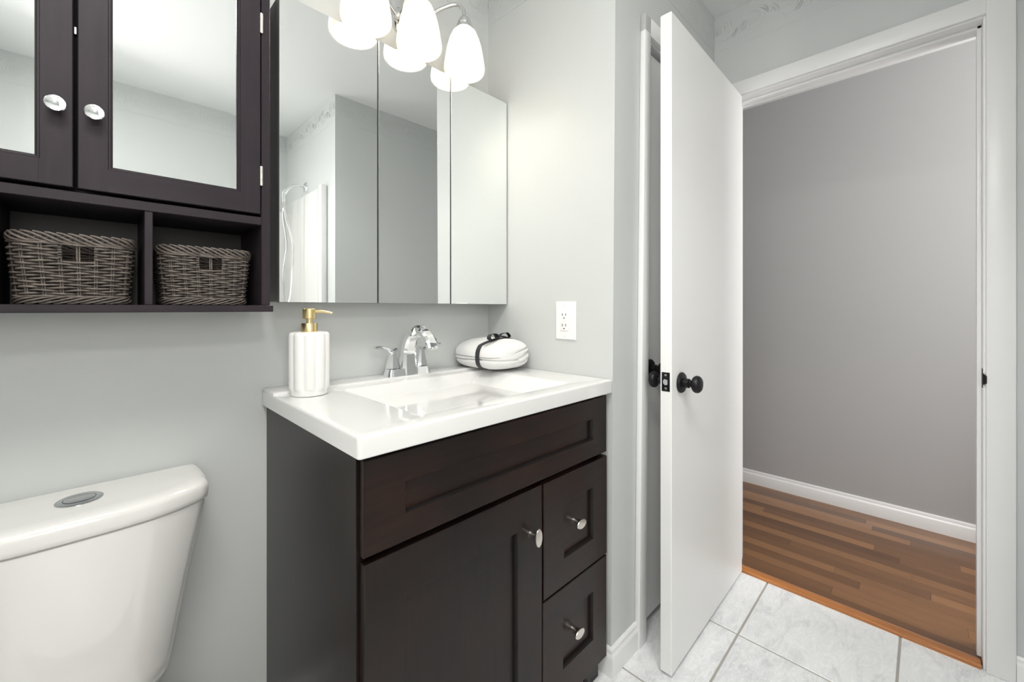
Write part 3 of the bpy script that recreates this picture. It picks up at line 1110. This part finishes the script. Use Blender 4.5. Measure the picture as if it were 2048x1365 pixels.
# ------------------------------------------------------------------ vanity light
vl = thing('vanity_light', 'three arm chrome wall light with glowing frosted bell shades', 'wall light', (0.705, YW, 2.14))
YL = 1.105
bm = new()
loft(bm, [[(0.715 + 0.034 * math.cos(t * PI / 16) * s, YW - d, 2.17 + 0.115 * math.sin(t * PI / 16) * s) for t in range(32)] for s, d in ((1, 0.0005), (1, 0.010), (0.9, 0.019), (0.6, 0.024))])
lathe(bm, [(0.020, 0.020), (0.020, 0.034), (0.014, 0.042), (0.004, 0.044)], (0.710, YW, 2.10), (0, -1, 0), 20)
obj('back_plate', bm, M['fixture_chrome'], vl)
for xs in (0.5330, 0.7040, 0.8810):
    bm = new()
    k_ = xs - 0.707
    tube(bm, bez([(0.708 + 0.10 * k_, YW - 0.030, 2.092), (0.707 + 0.42 * k_, YW - 0.058, 2.113), (0.707 + 0.70 * k_, YL + 0.060, 2.147), (0.707 + 0.89 * k_, YL + 0.028, 2.162), (0.707 + 0.985 * k_, YL + 0.006, 2.146), (xs, YL, 2.112)], 8), 0.0062, 14)
    obj('arm', bm, M['fixture_chrome'], vl)
    bm = new()
    lathe(bm, [(0.007, 0.126), (0.013, 0.123), (0.0175, 0.118), (0.0205, 0.112), (0.0205, 0.107), (0.0235, 0.105), (0.0235, 0.100), (0.0215, 0.098), (0.0270, 0.094), (0.0275, 0.084), (0.010, 0.083)], (xs, YL, 1.990), (0, 0, 1), 32)
    obj('socket_cup', bm, M['fixture_chrome'], vl)
    bm = new()
    zr = 1.9245
    out = [(0.0215, 0.148), (0.030, 0.1455), (0.040, 0.136), (0.050, 0.113), (0.0575, 0.087), (0.0635, 0.056), (0.0680, 0.028), (0.0692, 0.016), (0.0680, 0.006), (0.0640, 0.0)]
    inn = [(max(r - 0.0035, 0.006), h - (0.0035 if h > 0.14 else 0)) for r, h in out[::-1]]
    inn[0] = (0.0612, 0.0008)
    lathe(bm, out + inn, (xs, YL, zr), (0, 0, 1), 48, cap=False)
    sd = obj('shade', bm, M['shade'], vl, angle=60)
    bm = new()
    lathe(bm, [(0.010, 0.128), (0.012, 0.105), (0.020, 0.085), (0.026, 0.065), (0.0265, 0.052), (0.022, 0.038), (0.012, 0.029), (0.002, 0.0265)], (xs, YL, zr), (0, 0, 1), 28)
    obj('bulb', bm, M['bulb'], sd)

# ------------------------------------------------------------------ wall outlet
ou = thing('wall_outlet', 'white electrical outlet plate on the pale side wall', 'outlet', (XO, 0.861, 1.0888))
bm = new()
yA, yB, zA, zB = 0.8195, 0.9035, 1.0240, 1.1535
R4 = lambda e_, x: [(x, yA + e_, zA + e_), (x, yB - e_, zA + e_), (x, yB - e_, zB - e_), (x, yA + e_, zB - e_)]
loft(bm, [R4(0, XO - 0.0003), R4(0, XO - 0.003), R4(0.0035, XO - 0.0062)])
obj('cover_plate', bm, M['plastic'], ou)
yc_, zc_ = 0.8645, 1.0885
xf = XO - 0.0062
bm = new()
box(bm, xf - 0.0022, xf, yc_ - 0.0175, yc_ + 0.0175, zc_ - 0.0345, zc_ + 0.0345, bev=0.0007)
rc = obj('receptacle', bm, M['plastic'], ou)
bm = new()
for dz in (0.0205, -0.0150):
    for dy_ in (0.0068, -0.0068):
        box(bm, xf - 0.0028, xf - 0.0020, yc_ + dy_ - 0.0011, yc_ + dy_ + 0.0011, zc_ + dz - 0.0042, zc_ + dz + 0.0042)
    lathe(bm, [(0.0024, 0), (0.0024, 0.0008)], (xf - 0.0021, yc_, zc_ + dz - 0.0115), (-1, 0, 0), 14)
obj('slots', bm, M['dark'], rc)
bm = new()
box(bm, xf - 0.0030, xf - 0.0020, yc_ - 0.0075, yc_ + 0.0075, zc_ + 0.0010, zc_ + 0.0038, bev=0.0004)
box(bm, xf - 0.0030, xf - 0.0020, yc_ - 0.0075, yc_ + 0.0075, zc_ - 0.0038, zc_ - 0.0010, bev=0.0004)
obj('test_button', bm, M['plastic'], rc)
for dz in (0.0525, -0.0525):
    bm = new()
    lathe(bm, [(0.0034, 0), (0.0032, 0.0007), (0.001, 0.0010)], (xf, yc_ - 0.001, zc_ + dz), (-1, 0, 0), 16)
    obj('screw', bm, M['white_box'], ou)

# ------------------------------------------------------------------ cabinet above the toilet
YK = 1.0576
kx1, kx0 = 0.2809, -0.3299
kc = (kx0 + kx1) / 2
kc = -0.0245
KZ0, KZ1 = 1.1225, 1.95
kb = YW - 0.002
kab = thing('wall_cabinet', 'dark plum brown wall cabinet with two mirrored doors over open cubbies', 'cabinet', (kc, YW, KZ0))
bm = new(); box(bm, 0.2638, 0.2809, YK, kb, 1.1370, KZ1, bev=0.001, seg=1); obj('side_panel', bm, M['plum_v'], kab)
bm = new(); box(bm, -0.3299, -0.3128, YK, kb, 1.1370, KZ1, bev=0.001, seg=1); obj('side_panel', bm, M['plum_v'], kab)
bm = new(); box(bm, -0.336, 0.2862, YK - 0.006, kb, KZ0, 1.1368, bev=0.0012, seg=1); obj('bottom_board', bm, M['plum_h'], kab)
bm = new(); box(bm, -0.345, 0.296, YK - 0.015, kb, KZ1, KZ1 + 0.018, bev=0.002); obj('top_board', bm, M['plum_h'], kab)
bm = new(); box(bm, -0.3128, 0.2638, YK, kb - 0.012, 1.3172, 1.3350, bev=0.001, seg=1); obj('shelf', bm, M['plum_h'], kab)
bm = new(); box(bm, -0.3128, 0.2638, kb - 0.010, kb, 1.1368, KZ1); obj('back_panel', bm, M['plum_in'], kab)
for xd in (0.0665, -0.1278):
    bm = new(); box(bm, xd, xd + 0.0123, YK + 0.002, kb - 0.012, 1.1368, 1.3172, bev=0.001, seg=1); obj('divider', bm, M['plum_v'], kab)

bm = new(); box(bm, -0.0268, -0.0225, YK + 0.004, YK + 0.016, 1.614, 1.627, bev=0.001, seg=1); obj('door_catch', bm, M['nickel'], kab)


def kab_door(x0, x1, knob_x, hinge_x, s):
    z0, z1 = 1.3420, KZ1 - 0.003
    rx0, rx1, rz0, rz1 = x0 + 0.0398, x1 - 0.0398, 1.3850, z1 - 0.043
    bm = new()
    th = 0.018
    o = lambda e_, y: [(x0 + e_, y, z0 + e_), (x1 - e_, y, z0 + e_), (x1 - e_, y, z1 - e_), (x0 + e_, y, z1 - e_)]
    r = lambda e_, y: [(rx0 + e_, y, rz0 + e_), (rx1 - e_, y, rz0 + e_), (rx1 - e_, y, rz1 - e_), (rx0 + e_, y, rz1 - e_)]
    loft(bm, [o(0, YK + th), o(0, YK + 0.0012), o(0.0012, YK), r(-0.0015, YK), r(-0.0005, YK + 0.0022), r(0.0020, YK + 0.0022), r(0.0035, YK + 0.0045), r(0.0048, YK + 0.0045), r(0.0052, YK + 0.008)])
    # stile and rail joint lines
    d = obj('door', bm, M['plum_v'], kab)
    for zz0, zz1 in ((z0, rz0), (rz1, z1)):
        bm = new()
        box(bm, rx0 + 0.0005, rx1 - 0.0005, YK - 0.0008, YK + 0.004, zz0 + 0.0008, zz1 - 0.0025)
        for f in bm.faces:
            f.material_index = 1 if abs(f.normal.x) > 0.9 or not (rx0 + 0.001 < f.calc_center_median().x < rx1 - 0.001) else 0
        obj('rail', bm, [M['plum_h'], M['dark']], d)
    bm = new()
    g_ = 0.0050
    e_ = 0.011
    R_ = lambda k_, y: [(rx0 + k_, y, rz0 + k_), (rx1 - k_, y, rz0 + k_), (rx1 - k_, y, rz1 - k_), (rx0 + k_, y, rz1 - k_)]
    loft(bm, [R_(g_, YK + 0.0105), R_(g_, YK + 0.00775), R_(g_ + e_, YK + 0.0076)])
    obj('mirror_panel', bm, M['mirror'], d, angle=None)
    bm = new()
    lathe(bm, [(0.0080, 0), (0.0072, 0.003), (0.0062, 0.009), (0.0078, 0.013), (0.0112, 0.0165), (0.0130, 0.0190), (0.0133, 0.0208), (0.0125, 0.0222), (0.0105, 0.0218), (0.0075, 0.0208), (0.004, 0.0203), (0.001, 0.0202)], (knob_x, YK, 1.476), (0, -1, 0), 36)
    obj('knob', bm, M['chrome'], d, label='round chrome knob')
    for hz in (1.770, 1.427):
        bm = new()
        lathe(bm, [(0.0020, -0.0225), (0.0034, -0.0215), (0.0034, -0.0085), (0.0029, -0.0080), (0.0034, -0.0075), (0.0034, 0.0075), (0.0029, 0.0080), (0.0034, 0.0085), (0.0034, 0.0215), (0.0020, 0.0225)], (hinge_x, YK - 0.0015, hz), (0, 0, 1), 14)
        obj('hinge', bm, M['nickel'], d)
    return d


kab_door(-0.0218, 0.2620, -0.0012, 0.2630, 1)
kab_door(-0.3110, -0.0275, -0.0474, -0.3120, -1)


# ------------------------------------------------------------------ wicker baskets
def basket(x0, x1, y0, y1, z0, h, label, rows):
    root = thing('wicker_basket', label, 'basket', ((x0 + x1) / 2, (y0 + y1) / 2, z0), 'wicker baskets in the open cubbies')
    w, d = x1 - x0, y1 - y0
    cx_, cy_ = (x0 + x1) / 2, (y0 + y1) / 2

    def ringpt(s, z):
        """s in 0..1 round a rounded rectangle; basket flares towards the top"""
        k = 0.90 + 0.10 * min(1, (z - z0) / h * 1.3)
        hw, hd, r = w / 2 * k, d / 2 * k, 0.028
        segs = [2 * (hw - r), PI / 2 * r, 2 * (hd - r), PI / 2 * r] * 2
        tot = sum(segs)
        t = (s % 1.0) * tot
        # start at front-left going right along the front (-Y)
        corners = [((-hw + r, -hd), (1, 0), (0, -1)), ((hw, -hd + r), (0, 1), (1, 0)), ((hw - r, hd), (-1, 0), (0, 1)), ((-hw, hd - r), (0, -1), (-1, 0))]
        for i in range(8):
            if t <= segs[i] or i == 7:
                st, dr_, nr = corners[(i // 2) % 4]
                if i % 2 == 0:
                    return Vector((cx_ + st[0] + dr_[0] * t, cy_ + st[1] + dr_[1] * t, z)), Vector((nr[0], nr[1], 0))
                a = t / r
                c0 = (st[0] + dr_[0] * segs[i - 1] - nr[0] * r, st[1] + dr_[1] * segs[i - 1] - nr[1] * r)
                nn = Vector((nr[0] * math.cos(a) + dr_[0] * math.sin(a), nr[1] * math.cos(a) + dr_[1] * math.sin(a), 0))
                return Vector((cx_ + c0[0], cy_ + c0[1], z)) + nn * r, nn
            t -= segs[i]
    hw, hd, r = w / 2, d / 2, 0.028
    tot = 4 * (hw - r) + 4 * (hd - r) + 2 * PI * r
    front = 2 * (hw - r) / tot
    NS = 24
    ns = NS
    amp, rw = 0.0031, 0.0021
    bm = new()
    zt = z0 + h - 0.020
    zb = z0 + 0.014
    s0_ = front * 0.54
    hole = (s0_ - 1.0 / ns, s0_ + 1.0 / ns)
    hz0, hz1 = zt - 0.026, zt - 0.004
    P = 168
    for kx in range(rows):
        z = zb + (zt - zb) * kx / (rows - 1)
        ph = PI * (kx % 2)
        pts = []
        for i in range(P):
            s = i / P
            p, nn = ringpt(s, z + 0.0009 * math.sin(9 * 2 * PI * s + kx))
            pts.append(p + nn * (amp * math.cos(PI * ns * (s - s0_) + ph)))
        inside = hz0 < z < hz1
        if inside:
            i0, i1 = int(hole[0] * P) + 1, int(hole[1] * P)
            pts = pts[i1:] + pts[:i0]
            tube(bm, pts, rw, 6)
        else:
            tube(bm, pts, rw, 6, closed=True)
    obj('weave', bm, M['wicker'], root, angle=80)
    bm = new()
    for i in range(ns):
        s = s0_ + i / ns
        for off in (-0.0016, 0.0016):
            pts = []
            for k in range(8):
                z = z0 + 0.004 + (h - 0.008) * k / 7
                p, nn = ringpt(s + off / tot, z)
                pts.append(p)
            tube(bm, pts, 0.0013, 6)
    obj('stakes', bm, M['wicker'], root, angle=80)
    # plaited rim and foot: slanting strands wrapped along the edge
    for nm, zc0, hh, cnt, rr in (('rim', z0 + h - 0.010, 0.0085, 40, 0.0021), ('foot', z0 + 0.0075, 0.0060, 30, 0.0018)):
        bm = new()
        for i in range(cnt):
            s0 = i / cnt
            pts = []
            for k in range(10):
                t = k / 9
                s = s0 + t * 3.2 / cnt
                p, nn = ringpt(s, zc0)
                up_ = (hh * math.cos(PI * t)) * (1 if nm == 'rim' else -1)
                outw = 0.0038 * math.sin(PI * t) + 0.0008
                pts.append(p + nn * outw + Vector((0, 0, up_)))
            tube(bm, pts, rr, 6)
            pts = []
            for k in range(8):
                t = k / 7
                s = s0 + t * 2.4 / cnt
                p, nn = ringpt(s, zc0)
                up_ = (hh * (-1 + 2 * t)) * (1 if nm == 'rim' else -1)
                pts.append(p - nn * (0.0038 * math.sin(PI * t)) + Vector((0, 0, up_)))
            tube(bm, pts, rr, 6)
        for dz in ((-0.010, -0.0065) if nm == 'rim' else (0.0068,)):
            pts = []
            for i in range(P):
                p, nn = ringpt(i / P, zc0 + dz)
                pts.append(p + nn * (0.0022 + 0.001 * math.cos(PI * ns * i / P)))
            tube(bm, pts, 0.0018, 6, closed=True)
        obj(nm, bm, M['wicker'], root, angle=80)
    bm = new()
    rg = [ringpt(i / 48, z0 + 0.004)[0] for i in range(48)]
    loft(bm, [[tuple(p) for p in rg], [(p.x, p.y, z0 + 0.0065) for p in rg]])
    obj('bottom', bm, M['wicker'], root)
    for e_ in hole:
        bm = new()
        for k in range(5):
            z = hz0 + (hz1 - hz0) * (k + 0.5) / 5
            pts = []
            for j in range(9):
                a = 2 * PI * j / 8
                p, nn = ringpt(e_ + 0.0035 * math.cos(a), z)
                pts.append(p + nn * (0.0036 * math.sin(a)))
            tube(bm, pts[:-1], 0.0017, 6, closed=True)
        obj('handle_binding', bm, M['wicker'], root, angle=80)
    return root


basket(-0.1035, 0.0520, 1.0800, 1.2250, 1.1372, 0.1265, 'grey wicker basket left of the cubby divider, the larger one', 19)
basket(0.0920, 0.2490, 1.0850, 1.2250, 1.1372, 0.1235, 'grey wicker basket in the cubby nearest the mirror cabinet', 19)

# ------------------------------------------------------------------ toilet
tcx = -0.020
to = thing('toilet', 'white porcelain toilet with flush button on the tank lid', 'toilet', (tcx, 0.95, 0))


def tank_ring(hw, yf, yb, z, bow, rc=0.03, n=9):
    """front bowed, sides rounded; the front corners sweep back"""
    out = []
    m_ = 28
    for i in range(m_ + 1):
        u_ = -1 + 2 * i / m_
        y = yf + bow * abs(u_) ** 3.2
        out.append((tcx + hw * u_, y, z))
    for i in range(1, 8):
        t = i / 7
        out.append((tcx + hw + 0.004 * math.sin(PI * t) * 1.0, yf + bow + (yb - yf - bow - 0.006) * t, z))
    out.append((tcx + hw - 0.006, yb, z))
    out.append((tcx - hw + 0.006, yb, z))
    for i in range(7, 0, -1):
        t = i / 7
        out.append((tcx - hw - 0.004 * math.sin(PI * t), yf + bow + (yb - yf - bow - 0.006) * t, z))
    return out


yb = YW - 0.008
bm = new()
loft(bm, [tank_ring(0.090, 1.118, yb - 0.012, 0.340, 0.040), tank_ring(0.116, 1.100, yb - 0.004, 0.348, 0.042), tank_ring(0.128, 1.091, yb, 0.370, 0.044), tank_ring(0.1335, 1.087, yb, 0.400, 0.045), tank_ring(0.159, 1.076, yb, 0.560, 0.046),
          tank_ring(0.1855, 1.065, yb, 0.700, 0.047), tank_ring(0.1880, 1.0635, yb, 0.7150, 0.047), tank_ring(0.1860, 1.0655, yb, 0.7160, 0.047)])
obj('tank', bm, M['porcelain'], to, angle=50)
bm = new()
loft(bm, [tank_ring(0.180, 1.0720, yb - 0.004, 0.7150, 0.046), tank_ring(0.181, 1.0715, yb - 0.003, 0.7190, 0.046), tank_ring(0.1895, 1.0620, yb + 0.002, 0.7190, 0.047), tank_ring(0.1915, 1.0602, yb + 0.003, 0.7210, 0.047), tank_ring(0.1935, 1.0590, yb + 0.003, 0.730, 0.047), tank_ring(0.1940, 1.0585, yb + 0.003, 0.744, 0.047), tank_ring(0.1930, 1.0600, yb + 0.003, 0.7505, 0.047),
          tank_ring(0.1895, 1.0650, yb + 0.001, 0.7560, 0.047), tank_ring(0.1830, 1.0740, yb - 0.004, 0.7590, 0.046), tank_ring(0.170, 1.0880, yb - 0.012, 0.7600, 0.044)])
obj('tank_lid', bm, M['porcelain'], to, angle=50)
bm = new()
lathe(bm, [(0.0335, 0), (0.0335, 0.0015), (0.0315, 0.0026), (0.0235, 0.0026), (0.0232, 0.0012), (0.0228, 0.0012)], (-0.0215, 1.159, 0.7598), (0, 0, 1), 40, cap=False)
fb_ = obj('flush_ring', bm, M['button'], to)
bm = new()
lathe(bm, [(0.0222, 0), (0.0222, 0.0028), (0.0210, 0.0036), (0.002, 0.0036)], (-0.0215, 1.159, 0.7600), (0, 0, 1), 40)
obj('flush_button', bm, M['button'], to)


def egg(w, y0, y1, z, n=40):
    """toilet bowl outline: rounder at the front (-Y)"""
    out = []
    for i in range(n):
        t = 2 * PI * i / n
        yy = math.cos(t)
        ww = math.sin(t) * (1 - 0.10 * yy)
        y_ = (y0 + y1) / 2 - (y1 - y0) / 2 * yy
        out.append((tcx + w * ww, y_, z))
    return out


bm = new()
loft(bm, [egg(0.105, 0.66, 1.20, 0), egg(0.108, 0.655, 1.205, 0.02), egg(0.105, 0.66, 1.20, 0.14), egg(0.125, 0.56, 1.19, 0.25), egg(0.155, 0.495, 1.18, 0.325), egg(0.165, 0.478, 1.17, 0.336), egg(0.172, 0.475, 0.99, 0.376), egg(0.135, 0.52, 0.92, 0.376),
          egg(0.12, 0.54, 0.90, 0.33), egg(0.06, 0.63, 0.85, 0.20)])
obj('bowl', bm, M['porcelain'], to, angle=50)
bm = new()
loft(bm, [egg(0.178, 0.48, 0.955, 0.378), egg(0.182, 0.475, 0.96, 0.383), egg(0.182, 0.475, 0.96, 0.397), egg(0.178, 0.48, 0.955, 0.400), ])
obj('seat', bm, M['plastic'], to)
bm = new()
loft(bm, [egg(0.180, 0.478, 0.958, 0.4015), egg(0.183, 0.473, 0.96, 0.406), egg(0.180, 0.48, 0.957, 0.417), egg(0.15, 0.52, 0.93, 0.422)])
obj('seat_lid', bm, M['plastic'], to)
